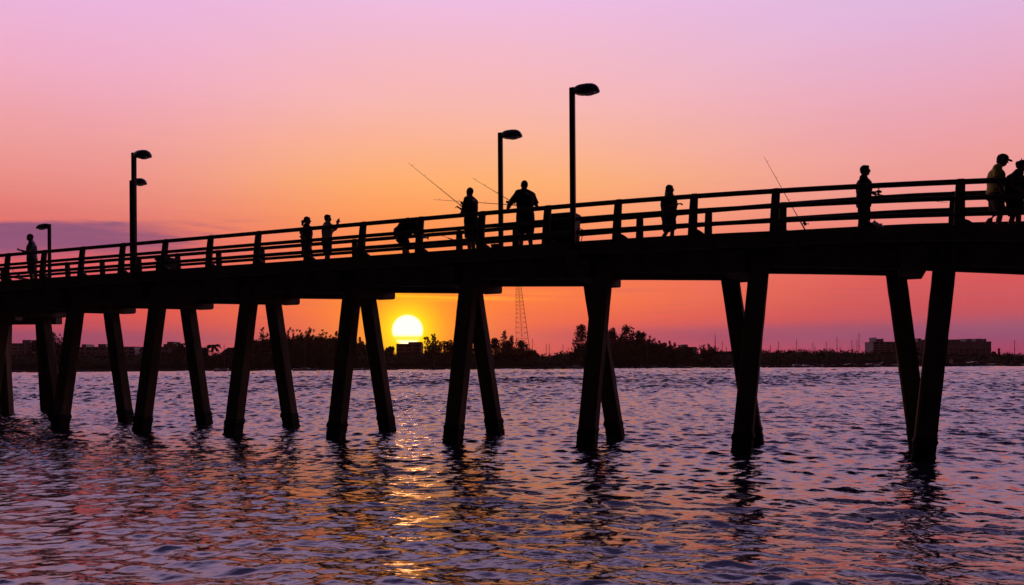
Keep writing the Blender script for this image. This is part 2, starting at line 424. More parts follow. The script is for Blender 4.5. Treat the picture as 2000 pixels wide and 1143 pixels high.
def leafquads(bm, c, r, n, size, rr, flat=1.0):
    for _ in range(n):
        v = Vector((rr.gauss(0, 1), rr.gauss(0, 1), rr.gauss(0, 1))).normalized() * r * rr.random() ** .45
        v.z *= flat
        p = c + v; s = size * rr.uniform(.5, 1.3)
        a = Vector((rr.gauss(0, 1), rr.gauss(0, 1), rr.gauss(0, 1))).normalized(); b = a.orthogonal().normalized()
        b = (b * math.cos(1) + a.cross(b) * math.sin(1))
        q = [p + a * s, p + b * s * .6, p - a * s, p - b * s * .6]
        bm.faces.new([bm.verts.new(x) for x in q])
def tree(x0, x1, top, Z, kind, label, seed, low=None, name=None, group='trees on the far shore'):
    """crown spans x0..x1 and reaches top as seen; a trunk with limbs under it"""
    rr = random.Random(seed)
    xc = (x0 + x1) / 2; base = R(xc, 715, Z); base.z = 1.0
    tp = R(xc, top, Z); H = tp.z - base.z; W = (x1 - x0) / F * Z / 2 * (1.42 if kind == 'pine' else 1.25)
    root = empty(name or {'pine': 'pine_tree', 'round': 'broadleaf_tree', 'palm': 'palm_tree', 'cone': 'cypress_tree'}[kind], base, 0, label, 'tree', group)
    t = bmesh.new(); cr = bmesh.new()
    lx = rr.uniform(-.1, .1) * W
    tube(t, [(0, 0, -.5), (lx * .4, 0, H * .3), (lx, 0, H * .6), (lx * .8, 0, H * .92)], [H * .022 + .12, H * .018 + .08, H * .012 + .04, .04], 7)
    sz = .5
    if kind == 'palm':
        for k in range(16):
            a = 2 * PI * k / 16 + rr.uniform(-.2, .2); el = rr.uniform(-.3, .9); Lf = W * rr.uniform(.85, 1.1)
            p = Vector((lx * .8, 0, H * .92)); d = Vector((math.cos(a) * math.cos(el), math.sin(a) * math.cos(el), math.sin(el)))
            prev = p
            for s in range(6):
                nx = prev + d * Lf / 6; d = (d + Vector((0, 0, -.28))).normalized()
                side = d.cross(Vector((0, 0, 1))).normalized()
                for q in (-1, 1):
                    cr.faces.new([cr.verts.new(v) for v in (prev, nx, nx + side * q * W * .16 + Vector((0, 0, -W * .16)), prev + side * q * W * .16 + Vector((0, 0, -W * .14)))])
                prev = nx
    elif kind == 'pine':
        for b in range(19):
            a = rr.uniform(0, 2 * PI); out = 0 if b == 0 else W * rr.uniform(.35, 1.05)
            z0 = H * rr.uniform(.05, .45); z1 = H * (1.0 if b == 0 else rr.uniform(.55, 1.0) * (1.08 - .22 * out / W))
            e = Vector((lx + math.cos(a) * out, math.sin(a) * out * .8, min(z1, H) - W * .14)); st = Vector((lx * .6, 0, z0))
            for k in range(9):
                t_ = k / 8; c = st.lerp(e, t_); c.x = st.x + (e.x - st.x) * t_ ** .6; c.y = st.y + (e.y - st.y) * t_ ** .6
                c += Vector((rr.gauss(0, .07) * W, rr.gauss(0, .07) * W, rr.gauss(0, .03) * H))
                leafquads(cr, c, W * (.36 - .20 * t_) * rr.uniform(.8, 1.25), int(32 - 8 * t_), sz * .9, rr, 1.2)
            if b < 7: tube(t, [st, st.lerp(e, .5), e], [.14, .09, .03], 5)
    else:
        n = {'pine': 78, 'round': 66, 'cone': 34}[kind]
        for k in range(n):
            f = rr.random()
            if kind == 'pine':
                z = H * (.06 + .92 * f); prof_ = (1 - (f - .40) * 1.1) if f > .40 else (.85 + .4 * f)
                wd = W * max(.12, prof_) * rr.uniform(.2, 1.0); r = W * rr.uniform(.16, .30)
            elif kind == 'round':
                z = H * (.10 + .84 * f); wd = W * math.sin(PI * (.24 + .62 * f)) * rr.uniform(.1, .9); r = W * rr.uniform(.26, .42)
            else:
                z = H * (.1 + .88 * f); wd = W * (1.05 - f) * rr.uniform(.1, .8); r = W * .22 * (1.3 - f)
            a = rr.uniform(0, 2 * PI)
            c = Vector((lx + math.cos(a) * wd, math.sin(a) * wd * .8, min(z, H - r * .9)))
            if kind == 'pine' and f > .5 and rr.random() < .5:      # upswept tufts that break the outline
                c2 = c + Vector((rr.uniform(-.3, .8) * r, 0, r * 1.2)); leafquads(cr, c2, r * .5, 14, sz, rr, 1.6)
            leafquads(cr, c, r, 40, sz, rr, 1.0 if kind != 'pine' else 1.25)
            if rr.random() < .45:
                s0 = Vector((lx * .8, 0, max(z - H * .16, H * .12)))
                tube(t, [s0, (s0 + c) / 2 + Vector((0, 0, .3)), c], [.13, .09, .03], 5)
    link('trunk', t, M['bark'], root)
    link('crown', cr, M['leaf'] if seed % 2 else M['leaf2'], root)
    return root
TR = [
 (60, 78, 662, 470, 'round', 'rounded tree beside the leftmost pale apartment block'),
 (88, 112, 647, 430, 'round', 'tallest dark tree at the far left of the shore'),
 (108, 134, 656, 430, 'pine', 'ragged tree right of the tallest left tree, beside a pile'),
 (338, 366, 675, 440, 'round', 'low bushy tree at the right end of the low balconied block'),
 (344, 362, 669, 445, 'palm', 'slim palm rising above the low trees left of the gable roof'),
 (388, 410, 678, 430, 'round', 'low round tree between a pile and the palm like bush'),
 (403, 430, 673, 430, 'palm', 'bushy palm just left of the gable roofed house'),
 (468, 502, 668, 430, 'round', 'dark tree just right of the gable roofed house'),
 (498, 530, 642, 430, 'pine', 'open feathery tree with sky showing through its branches'),
 (528, 556, 652, 430, 'round', 'dense tree half hidden behind a far pile left of the grove'),
 (552, 578, 640, 430, 'pine', 'tall pine at the left end of the dark grove'),
 (576, 594, 646, 440, 'pine', 'pine in the grove just left of the white boat mast'),
 (592, 614, 639, 430, 'pine', 'tallest pine of the grove, behind the white boat mast'),
 (612, 630, 655, 440, 'round', 'low round tree in the dip of the dark grove'),
 (620, 642, 644, 430, 'pine', 'twin topped pine right of the dip in the grove'),
 (642, 668, 645, 430, 'pine', 'pine at the right end of the grove beside a pile'),
 (666, 694, 660, 440, 'round', 'dark tree hidden behind the pile left of the sun'),
 (690, 718, 655, 430, 'pine', 'lone pine between two crossing piles left of the sun'),
 (732, 752, 672, 450, 'round', 'small tree just left of the building under the sun'),
 (752, 772, 676, 450, 'round', 'small reddish tree touching the building under the sun'),
 (834, 858, 651, 430, 'pine', 'pointed pine just right of the setting sun'),
 (856, 898, 664, 430, 'round', 'broad spreading tree right of the pointed pine near the sun'),
 (896, 930, 668, 440, 'round', 'dark tree hidden behind the pile right of the sun'),
 (955, 980, 660, 430, 'round', 'lower tree attached to the left of the pine near the lattice tower'),
 (972, 1001, 645, 430, 'pine', 'leaning pine just left of the lattice tower'),
 (1002, 1034, 664, 430, 'round', 'round headed tree in front of the lattice tower foot'),
 (1030, 1052, 684, 440, 'round', 'low bush right of the lattice tower foot'),
 (1110, 1130, 688, 430, 'round', 'low bush at the foot of the tall tree by the middle pile'),
 (1122, 1154, 633, 425, 'round', 'tall bulky tree just left of the middle crossed piles'),
 (1152, 1184, 648, 425, 'round', 'dark tree hidden behind the middle crossed piles'),
 (1184, 1210, 637, 425, 'round', 'tall tree just right of the middle crossed piles'),
 (1206, 1242, 635, 425, 'round', 'broadest tall tree with a domed crown right of the middle piles'),
 (1238, 1264, 645, 425, 'round', 'leafy tree directly right of the broad domed tree'),
 (1258, 1284, 655, 425, 'pine', 'shorter pine two trees right of the domed one'),
 (1280, 1300, 664, 425, 'pine', 'small pine in the falling end of the tall tree row'),
 (1296, 1318, 667, 425, 'pine', 'feathery last tree of the tall row beside the grey block'),
 (1312, 1334, 680, 425, 'round', 'low tree against the left wall of the grey block'),
 (1334, 1352, 677, 425, 'round', 'low round tree in front of the middle of the grey block'),
 (1371, 1401, 671, 425, 'pine', 'solitary spiky tree right of the grey block'),
 (1936, 1946, 687, 480, 'round', 'small bush at the right foot of the big apartment block'),
 (1947, 1956, 679, 480, 'cone', 'narrow conical tree right of the big apartment block'),
]
for i, t in enumerate(TR):
    tree(*t, seed=i + 11)

# continuous low growth behind the shore: nobody could count it
bm = bmesh.new(); rr = random.Random(9)
def topline(x):
    pts = [(-200, 690), (30, 697), (100, 690), (150, 696), (270, 694), (350, 690), (440, 692), (480, 668), (520, 662), (650, 660), (700, 668), (745, 680), (765, 692), (830, 690), (880, 682), (960, 690), (1050, 690), (1115, 689), (1130, 676), (1184, 668), (1240, 660), (1265, 666), (1300, 680), (1380, 692), (1440, 687), (1500, 686), (1620, 684), (1700, 687), (1780, 692), (1940, 694), (1990, 692), (2200, 694)]
    for (a, b), (c, d) in zip(pts, pts[1:]):
        if a <= x <= c: return b + (d - b) * (x - a) / (c - a)
    return 692
Zw = 455
rings = []
x = -200
nz = 0
while x < 2200:
    nz = nz * .6 + rr.uniform(-2.2, 2.2)
    tp = R(x, topline(x) + 3 + nz, Zw)
    rings.append([Vector((tp.x, Zw - 38, 0.2)), Vector((tp.x, Zw - 34, (tp.z) * .45)), Vector((tp.x, Zw - 16, tp.z * .8)), Vector((tp.x, Zw, tp.z)), Vector((tp.x, Zw + 16, tp.z * .8)), Vector((tp.x, Zw + 20, .2))])
    x += 5
quadring(bm, rings, cap=False, closed=False)
for i in range(len(rings) - 1):
    for _ in range(4):
        p = rings[i][3].lerp(rings[i + 1][3], rr.random()) + Vector((0, rr.uniform(-8, 4), rr.uniform(-1.2, .5)))
        leafquads(bm, p, 1.5, 12, .5, rr)
    for _ in range(2):
        p = rings[i][1].lerp(rings[i][2], rr.random()) + Vector((rr.uniform(-.7, .7), -.5, 0))
        leafquads(bm, p, 1.8, 8, .6, rr)
o = link('woodland', bm, M['leaf2']); tag(o, 'continuous band of dark low trees and mangroves along the far shore', 'woodland', kind='stuff')

# ------------------------------------------------------------------ buildings
def block(px0, px1, top, Z, label, wall, floors, depth=16, pent=(), balc=True, rail_every=3.2, cat='apartment block', name='apartment_building', bays=None, basey=700):
    a = R(px0, top, Z); b = R(px1, top, Z); base = Vector(((a.x + b.x) / 2, Z + depth / 2, 1.5))
    hw = (b.x - a.x) / 2; H = (a.z + b.z) / 2 - base.z
    root = empty(name, base, 0, label, cat, 'buildings on the far shore')
    bm = bmesh.new(); box8(bm, (-hw, -depth / 2, -1), (hw, depth / 2, H)); wl = link('wall', bm, wall, root)
    fh = H / floors
    bays = bays or max(3, int(hw * 2 / 5))
    bw = 2 * hw / bays
    if balc:
        for f in range(1, floors):
            bm = bmesh.new(); z = f * fh
            box8(bm, (-hw - .9, -depth / 2 - 1.7, z - .35), (hw + .9, -depth / 2 - .003, z)); box8(bm, (-hw - .9, -depth / 2 - 1.7, z + .004), (hw + .9, -depth / 2 - 1.55, z + 1.0))
            for k in range(0, bays + 1, 2):
                x = -hw + k * bw; box8(bm, (x - .15, -depth / 2 - 1.5, z + .004), (x + .15, -depth / 2 - .004, z + fh - .36))
            link('balcony', bm, M['slab'], root)
    nwin = 0
    for f in range(floors):
        for k in range(bays):
            if nwin >= 90: break
            nwin += 1
            x = -hw + (k + .5) * bw; z = f * fh + .35
            bm = bmesh.new(); y = -depth / 2 - .05
            box8(bm, (x - bw * .36, y, z), (x + bw * .36, y + .04, z + fh * .62))
            link('window', bm, M['glass'], root)
    bm = bmesh.new(); box8(bm, (-hw - .3, -depth / 2 - .3, H + .003), (hw + .3, depth / 2 + .3, H + .2)); rf = link('roof', bm, M['roof'], root)
    for (q0, q1, qt) in pent:
        A = R(q0, qt, Z); B = R(q1, qt, Z)
        bm = bmesh.new(); box8(bm, (A.x - base.x, -depth / 2 + 1.2, H + .204), (B.x - base.x, depth / 2 - 2, A.z - base.z)); link('penthouse', bm, wall, rf)
    return root
block(22, 64, 671, 640, 'leftmost pale apartment block with balconies, beside a dark tree', M['wall'], 7, pent=((42, 58, 664),))
block(152, 264, 678, 620, 'long low apartment block with white balcony bands left of the sun', M['wall'], 5, pent=((158, 166, 672.5), (190, 205, 672)))
block(275, 346, 678, 620, 'apartment block with stacked penthouse just right of the narrow gap', M['wall2'], 5, pent=((318, 343, 672), (325, 338, 667.5)))
block(774, 822, 672, 600, 'blocky building silhouetted directly under the setting sun', M['wall3'], 6, pent=((797, 821.8, 668),), balc=False)
block(1328, 1361, 678.5, 560, 'grey mid-rise block with a rooftop box behind the shore trees', M['wall2'], 6, pent=((1332, 1344, 673),))
block(1402, 1445, 687, 560, 'long low grey building beside the tall single mast', M['wall2'], 3, balc=False)
block(1705, 1776, 668, 700, 'tower flanked apartment block left of the rightmost piles', M['wall2'], 9, pent=((1712, 1727, 662), (1711.5, 1712.6, 659)), balc=False)
block(1788, 1936, 668, 700, 'wide high apartment block with four rooftop towers at right', M['wall2'], 9, pent=((1794, 1801, 661), (1803, 1877, 663.5), (1889, 1899, 661.8), (1908, 1919, 661.6), (1922, 1928, 661.8)), balc=False, bays=14)
block(1560, 1640, 691, 520, 'low pale waterfront building half hidden behind moored masts', M['wall2'], 2, balc=False)
# vertical fins on the two right blocks
# gable roofed house
a = R(430, 692, 430); b = R(468, 692, 430)
root = empty('boat_house', Vector(((a.x + b.x) / 2, 436, 1.2)), 0, 'gable roofed house on the shore left of a big pile', 'house', 'buildings on the far shore')
hw = (b.x - a.x) / 2; H = a.z - 1.2; Hr = R(450, 679, 430).z - 1.2
bm = bmesh.new(); box8(bm, (-hw, -5, -.5), (hw, 5, H)); link('wall', bm, M['wall2'], root)
bm = bmesh.new()
quadring(bm, [[(-hw - .5, y, H + .004), (-hw - .5, y, H + .2), (-hw * .25, y, Hr), (hw + .5, y, Hr), (hw + .5, y, H + .004)] for y in (-5.6, 5.6)]); link('roof', bm, M['roof'], root)
for k in range(4):
    bm = bmesh.new(); x = -hw + (k + .5) * hw / 2; box8(bm, (x - .8, -5.06, 1), (x + .8, -5.02, 2.8)); link('window', bm, M['glass'], root)

# ------------------------------------------------------------------ lattice tower
Zt = 560
base = R(1020, 700, Zt); base.z = 1.5
tw = empty('lattice_tower', base, 0, 'tall red steel lattice tower beyond the shore, seen under the pier', 'tower')
def hwid(z): return .5 * Zt / F * max(2.0, 24.0 - (z - R(1020, 665, Zt).z) / (Zt / F) * .131)
def cx(z): return (R(1020, 665, Zt).x - base.x) + (-(z - R(1020, 665, Zt).z) / (Zt / F)) * .022
topz = R(1016, 500, Zt).z
zs = [0]
while zs[-1] < topz - 3: zs.append(zs[-1] + hwid(zs[-1] + base.z) * .95)
bm = bmesh.new()
cor = lambda z, s, t: Vector((cx(z + base.z) + s * hwid(z + base.z), t * hwid(z + base.z), z))
for s in (-1, 1):
    for t in (-1, 1):
        tube(bm, [cor(z, s, t) for z in zs], .10, 5)
link('leg_frame', bm, M['steel'], tw)
bm = bmesh.new()
for z0, z1 in zip(zs, zs[1:]):
    cs = [(-1, -1), (1, -1), (1, 1), (-1, 1)]
    for i in range(4):
        p, q = cs[i], cs[(i + 1) % 4]
        tube(bm, [cor(z0, *p), cor(z0, *q)], .05, 4); tube(bm, [cor(z0, *p), cor(z1, *q)], .03, 4); tube(bm, [cor(z0, *q), cor(z1, *p)], .03, 4)
link('bracing', bm, M['steel'], tw)
bm = bmesh.new(); tube(bm, [(cx(base.z), 0, 0), (cx(base.z + zs[-1]), 0, zs[-1])], .12, 6); link('ladder_core', bm, M['steel'], tw)

# thin radio mast near the solitary tree
base = R(1397, 700, 520); base.z = 1.5
o = bmesh.new(); hh = R(1397, 650, 520).z - 1.5
tube(o, [(0, 0, 0), (0, 0, hh * .75), (0, 0, hh)], [.28, .22, .06], 6)
for k in range(5): tube(o, [(-.6, 0, hh * (.5 + .09 * k)), (.6, 0, hh * (.5 + .09 * k))], .06, 4)
rm = link('radio_mast', o, M['mast']); rm.location = base; tag(rm, 'thin pylon like mast rising over the solitary spiky tree', 'mast')

# ------------------------------------------------------------------ boats
def boat(mx, mtop, Z, Lh, label, hullm='hulld', sail=True, cabin=True, wl=None, flip=1):
    base = R(mx, 715, Z); base.z = 0
    root = empty('sailboat' if sail else 'motorboat', base, 0 if flip > 0 else PI, label, 'sailboat' if sail else 'motorboat', 'boats moored off the far shore')
    bm = bmesh.new(); h = Lh / 2; rings = []
    for t in frange(0, 1, 9):
        x = -h + Lh * t; b = .16 * Lh * (math.sin(PI * min(1, .18 + t * .82)) ** .7 if t < .999 else .02) + .01
        sh = Lh * (.085 + .035 * (t - .35) ** 2 * 4)
        rings.append([(x, -b, sh), (x, -b * .8, .1), (x, -b * .3, -.4), (x, b * .3, -.4), (x, b * .8, .1), (x, b, sh)])
    quadring(bm, rings); hl = link('hull', bm, M[hullm], root)
    if cabin:
        bm = bmesh.new(); z0 = Lh * .09
        ch = Lh * (.05 if sail else .10)
        quadring(bm, [[(-h * .35, y, z0), (-h * .32, y, z0 + ch), (h * .2, y, z0 + ch * .9), (h * .42, y, z0)] for y in (-.09 * Lh, .09 * Lh)])
        cb = link('cabin', bm, M['hull' if hullm == 'hull' else 'wall3'], root)
        bm = bmesh.new(); box8(bm, (-h * .25, -.09 * Lh - .03, z0 + ch * .45), (h * .15, -.09 * Lh - .005, z0 + ch * .75)); link('window', bm, M['glass'], cb)
    if sail:
        mh = R(mx, mtop, Z).z
        bm = bmesh.new(); tube(bm, [(0, 0, .2), (0, 0, mh * .7), (0, 0, mh)], [.13, .12, .07], 6)
        tube(bm, [(-.9, 0, mh * .62), (.9, 0, mh * .62)], .04, 4)
        ms = link('mast', bm, M['mast'], root)
        bm = bmesh.new(); tube(bm, [(0, 0, mh * .98), (h * .95, 0, Lh * .12)], .022, 4); tube(bm, [(0, 0, mh * .98), (-h * .95, 0, Lh * .1)], .022, 4); link('rigging', bm, M['mast'], ms)
        bm = bmesh.new(); tube(bm, [(-.1, 0, Lh * .22), (-h * .8, 0, Lh * .22)], [.2, .14], 8); link('boom', bm, M['cover'], root)
    return root
BT = [
 (438, 673, 350, 9, 'small white sloop moored before the gable roofed house', 'hull'),
 (495, 690, 360, 8, 'short masted sailboat right of the gable roofed house', 'hulld'),
 (596, 651, 340, 10, 'white sailboat with bright mast in front of the dark grove', 'hull'),
 (703, 679, 350, 8, 'sailboat between the two crossing piles left of the sun', 'hull'),
 (760, 684, 350, 8, 'sailboat moored just left of the sun reflection', 'hulld'),
 (848, 694, 350, 9, 'low masted sailboat just right of the sun reflection', 'hulld'),
 (921, 676, 350, 9, 'sailboat seen in the gap of the crossed piles right of the sun', 'hulld'),
 (1040, 662, 345, 10, 'sailboat with the tall single mast right of the lattice tower', 'hulld'),
 (1067, 672, 350, 9, 'sailboat with the left mast of the close pair by the low treeline', 'hulld'),
 (1073, 671, 372, 9, 'sailboat with the right mast of the close pair by the low treeline', 'hulld'),
 (1100, 672, 350, 9, 'sailboat right of the close pair of masts', 'hulld'),
 (1110, 677, 365, 8, 'pale hulled sailboat beside the tall bulky tree', 'hull'),
 (1265, 662, 350, 9, 'sailboat whose mast stands before the falling tree row', 'hulld'),
 (1411, 666, 345, 10, 'sailboat with the tall mast left of the crossed right piles', 'hulld'),
 (1419, 677, 370, 8, 'sailboat with a short mast just right of a taller one', 'hulld'),
 (1430, 675, 360, 8, 'sailboat hard against the left of the crossed right piles', 'hulld'),
 (1505, 674, 365, 8, 'sailboat nearest right of the crossed piles, short mast', 'hulld'),
 (1521, 667, 345, 9, 'sailboat second right of the crossed piles', 'hulld'),
 (1556, 663, 345, 10, 'white cabin sailboat third right of the crossed piles', 'hull'),
 (1588, 669, 355, 9, 'sailboat left of a very short stub mast in open water', 'hulld'),
 (1592, 677, 372, 8, 'sailboat with the very short stub mast', 'hulld'),
 (1614, 667, 350, 9, 'sailboat left of the tall lone mast in the anchorage', 'hulld'),
 (1635, 658, 340, 12, 'long sailboat with the tall lone mast in the anchorage', 'hulld'),
 (1641, 677, 372, 8, 'small sailboat tucked right behind the tall lone mast', 'hulld'),
 (1664, 664, 350, 9, 'sailboat left of the tallest mast near the tower flanked block', 'hulld'),
 (1674, 664, 365, 9, 'sailboat between two masts near the tower flanked block', 'hulld'),
 (1678, 650, 340, 12, 'sailboat with the tallest mast, left of the tower flanked block', 'hulld'),
 (1982, 664, 345, 10, 'sailboat with a single mast at the right edge', 'hulld'),
]
for i, (mx, mt, Z, Lh, lab, hm) in enumerate(BT):
    boat(mx, mt, Z, Lh, lab, hm, flip=1 if i % 3 else -1)
MB_ = [
 (1125, 355, 9, 'white motorboat beside the foot of the tall bulky tree', 'hull'),
 (1260, 350, 11, 'long dark motorboat under the falling tree row', 'hulld'),
 (1330, 352, 9, 'low dark motorboat in front of the grey mid-rise block', 'hulld'),
 (1535, 345, 8, 'small dark motorboat between the second and third right sailboats', 'hulld'),
 (1573, 350, 7, 'bright white motorboat in the anchorage', 'hull'),
 (1700, 345, 9, 'white motorboat moored left of the tower flanked block', 'hull'),
 (1730, 350, 13, 'long dark motor yacht in front of the tower flanked block', 'hulld'),
 (1870, 345, 16, 'long low motor yacht in front of the wide high apartment block', 'hulld'),
 (1915, 352, 12, 'dark motorboat at the right foot of the wide high apartment block', 'hulld'),
]
for i, (mx, Z, Lh, lab, hm) in enumerate(MB_):
    boat(mx, 0, Z, Lh, lab, hm, sail=False, flip=1 if i % 2 else -1)

# ------------------------------------------------------------------ people
def finish(name, bm, m, parent, voxel):
    o = link(name, bm, m, parent, smooth=True)
    md = o.modifiers.new('remesh', 'REMESH'); md.mode = 'VOXEL'; md.voxel_size = voxel; md.use_smooth_shade = True
    sm = o.modifiers.new('smooth', 'SMOOTH'); sm.factor = .5; sm.iterations = 2
    return o
def V(*a): return Vector(a)
def person(px, toppx, w, yaw, label, pose, top='black', legs='black', sleeve=.55, leglen='shorts', hair='short', build=1.0, cap=False, group=None, face=None):
    """pose in a 1.75 m body: x forward, y left, z up"""
    u = U_at(px, w); base = P(u, w, DECK)
    va = math.atan((px - 1000) / F)
    yaw = yaw[1] + (-va if yaw[0] == 'R' else PI - va)
    want = R(px, toppx, base.y).z - base.z
    ps = dict(pelvis=V(0, 0, .93), chest=V(.01, 0, 1.22), neck=V(0, 0, 1.46), head=V(.035, 0, 1.62),
              shl=V(0, .185, 1.41), shr=V(0, -.185, 1.41), ell=V(-.03, .25, 1.12), elr=V(-.03, -.25, 1.12),
              wrl=V(.05, .25, .86), wrr=V(.05, -.25, .86),
              knl=V(.02, .10, .50), knr=V(.02, -.10, .50), anl=V(-.03, .11, .08), anr=V(-.03, -.11, .08),
              fdir=0.0, tilt=0.0, topz=1.745)
    for k, v in pose.items(): ps[k] = V(*v) if isinstance(v, tuple) else v
    sc = want / ps['topz']
    root = empty('person', base, yaw, label, 'person', group or 'people on the pier')
    root.scale = (sc, sc, sc)
    B = build
    for k_ in ('shl', 'shr'): ps[k_].y *= .55 + .45 * B
    pel, ch, nk, hd = ps['pelvis'], ps['chest'], ps['neck'], ps['head']
    up = (nk - pel).normalized()
    def torso(bm, g=0.0, low=-.10, neck=True):
        pts = [pel + up * low, pel + up * .0, pel.lerp(ch, .5), ch, ch.lerp(nk, .5), nk - up * .045]
        aa = [(.155, .105), (.175, .125), (.145 + .03 * (B - 1), .11), (.165, .125), (.185, .115), (.12, .08)]
        aa = [(a * B + g, b * B * (1 + .5 * (B - 1)) + g) for a, b in aa]
        if neck:
            pts += [nk + up * .01, nk.lerp(hd, .45)]; aa += [(.06, .06), (.056, .058)]
        loft(bm, pts, aa)
        for s in ('l', 'r'):
            ell(bm, ps['sh' + s], (.062 * B + g, .062 * B + g, .062 * B + g))
            tube(bm, [nk + up * .015, nk.lerp(ps['sh' + s], .45) + up * .004, ps['sh' + s]], [.058 * B + g * .6, .062 * B + g, .062 * B + g], 12)
    bm = bmesh.new(); torso(bm)
    # head with face
    rot = Matrix.Rotation(ps['fdir'], 4, 'Z') @ Matrix.Rotation(ps['tilt'], 4, 'Y')
    HM = Matrix.Translation(hd) @ rot
    def hp(x, y, z): return HM @ V(x, y, z)
    ell(bm, hp(-.005, 0, .015), (.098, .076, .105), rot); ell(bm, hp(.035, 0, -.055), (.058, .052, .062), rot)
    ell(bm, hp(.055, 0, -.092), (.028, .028, .022), rot)
    loft(bm, [hp(.085, 0, .022), hp(.098, 0, .0), hp(.112, 0, -.022), hp(.095, 0, -.032)], [(.008, .008), (.011, .011), (.016, .013), (.012, .008)], n=8)
    ell(bm, hp(.088, 0, -.055), (.012, .022, .007), rot, 8); ell(bm, hp(.088, 0, -.068), (.011, .02, .007), rot, 8)
    for s in (-1, 1):
        ell(bm, hp(-.005, s * .078, -.002), (.022, .010, .034), rot, 8); ell(bm, hp(.082, s * .03, .026), (.012, .02, .007), rot, 8)
        ell(bm, hp(.078, s * .03, .008), (.012, .013, .009), rot, 8)
    loft(bm, [nk - up * .03, nk + up * .02, hd.lerp(nk, .35)], [(.062, .062), (.055, .057), (.054, .058)], n=12)
    # arms and hands
    for s, sg in (('l', 1), ('r', -1)):
        a, b, c = ps['sh' + s], ps['el' + s], ps['wr' + s]
        tube(bm, [a, a.lerp(b, .4), b, b.lerp(c, .3), c], [.052 * B, .048 * B, .040 * B, .042 * B, .026], 12)
        d = ps.get('hand' + s) or (c - b); d = d.normalized()
        lat = d.cross(V(0, 0, 1)); lat = lat.normalized() if lat.length > .1 else V(0, 1, 0)
        pn = lat.cross(d)
        pc = c + d * .045
        loft(bm, [c - d * .01, c + d * .025, c + d * .06, c + d * .088], [(.024, .02), (.036, .018), (.041, .017), (.036, .013)], lat=lat, n=12)
        curl = ps.get('curl', .55)
        for i, (o_, ln) in enumerate(((.030, .072), (.010, .082), (-.011, .076), (-.030, .060))):
            p0 = c + d * .078 + lat * o_; pp = [p0]; dd = d.copy(); cu = curl * (1 + .12 * i)
            for q, fr in enumerate((.45, .32, .23)):
                dd = (dd * math.cos(cu) - pn * math.sin(cu)).normalized(); pp.append(pp[-1] + dd * ln * fr)
            tube(bm, pp, [.0105, .010, .009, .007], 7)
        p0 = c + d * .03 + lat * .03
        tube(bm, [p0, p0 + (d * .5 + lat * .8 - pn * .2).normalized() * .035, p0 + (d * .8 + lat * .5 - pn * .5).normalized() * .07], [.014, .012, .009], 7)
    # legs
    for s, sg in (('l', 1), ('r', -1)):
        hip = pel + V(0, sg * .088 * B, -.02); k, an = ps['kn' + s], ps['an' + s]
        tube(bm, [hip, hip.lerp(k, .35), k, k.lerp(an, .3), k.lerp(an, .7), an], [.095 * B, .082 * B, .055, .056, .042, .036], 14)
        fd = ps.get('foot', V(1, 0, 0)); toe = an + fd * .16 + V(0, 0, -.045)
        loft(bm, [an + V(-.06, 0, -.04), an + V(0, 0, -.03), an + fd * .08 + V(0, 0, -.04), toe, toe + fd * .045 + V(0, 0, -.005)], [(.03, .035), (.04, .045), (.042, .035), (.042, .022), (.025, .012)], lat=V(0, 1, 0), n=12)
    body = finish('body', bm, M['skin'], root, .0095)
    # shirt
    bm = bmesh.new(); torso(bm, .016, low=-.06 if leglen != 'skirt' else .0, neck=False)
    for s in ('l', 'r'):
        a, b, c = ps['sh' + s], ps['el' + s], ps['wr' + s]
        if sleeve <= 1: tube(bm, [a, a.lerp(b, sleeve * .5), a.lerp(b, sleeve)], [.068 * B, .066 * B, .064 * B], 12)
        else: tube(bm, [a, a.lerp(b, .5), b, b.lerp(c, .88)], [.066 * B, .062 * B, .055 * B, .042], 12)
    finish('shirt', bm, M[top], root, .012)
    # trousers / shorts / skirt
    bm = bmesh.new(); g = .014
    loft(bm, [pel - up * .13, pel - up * .05, pel + up * .04, pel + up * .10], [(.165 * B + g, .12 * B + g), (.178 * B + g, .13 * B + g), (.172 * B + g, .125 * B + g), (.155 * B + g, .115 * B + g)])
    if leglen == 'skirt':
        kk = (ps['knl'] + ps['knr']) / 2
        loft(bm, [pel, pel.lerp(kk, .5), kk.lerp(pel, .12)], [(.18, .14), (.19, .16), (.20, .175)])
    else:
        for s, sg in (('l', 1), ('r', -1)):
            hip = pel + V(0, sg * .088 * B, -.03); k, an = ps['kn' + s], ps['an' + s]
            if leglen == 'shorts': tube(bm, [hip, hip.lerp(k, .5), hip.lerp(k, .98)], [.108 * B, .102 * B, .096], 14)
            else: tube(bm, [hip, hip.lerp(k, .5), k, k.lerp(an, .5), an + V(0, 0, .02)], [.108 * B, .098 * B, .078, .068, .06], 14)
    finish('skirt' if leglen == 'skirt' else ('shorts' if leglen == 'shorts' else 'trousers'), bm, M[legs], root, .012)
    # shoes
    for s in ('l', 'r'):
        an = ps['an' + s]; fd = ps.get('foot', V(1, 0, 0)); bm = bmesh.new()
        loft(bm, [an + V(-.075, 0, -.045), an + V(-.01, 0, -.035), an + fd * .08 + V(0, 0, -.042), an + fd * .17 + V(0, 0, -.05), an + fd * .225 + V(0, 0, -.055)], [(.035, .035), (.05, .045), (.05, .038), (.048, .028), (.028, .018)], lat=V(0, 1, 0), n=12)
        link('shoe', bm, M['shoe'], root, smooth=True)
    # hair
    bm = bmesh.new()
    ell(bm, hp(-.022, 0, .032), (.098, .084, .098), rot)
    if hair == 'short':
        ell(bm, hp(-.05, 0, -.02), (.058, .07, .06), rot); ell(bm, hp(.035, 0, .082), (.055, .06, .038), rot)
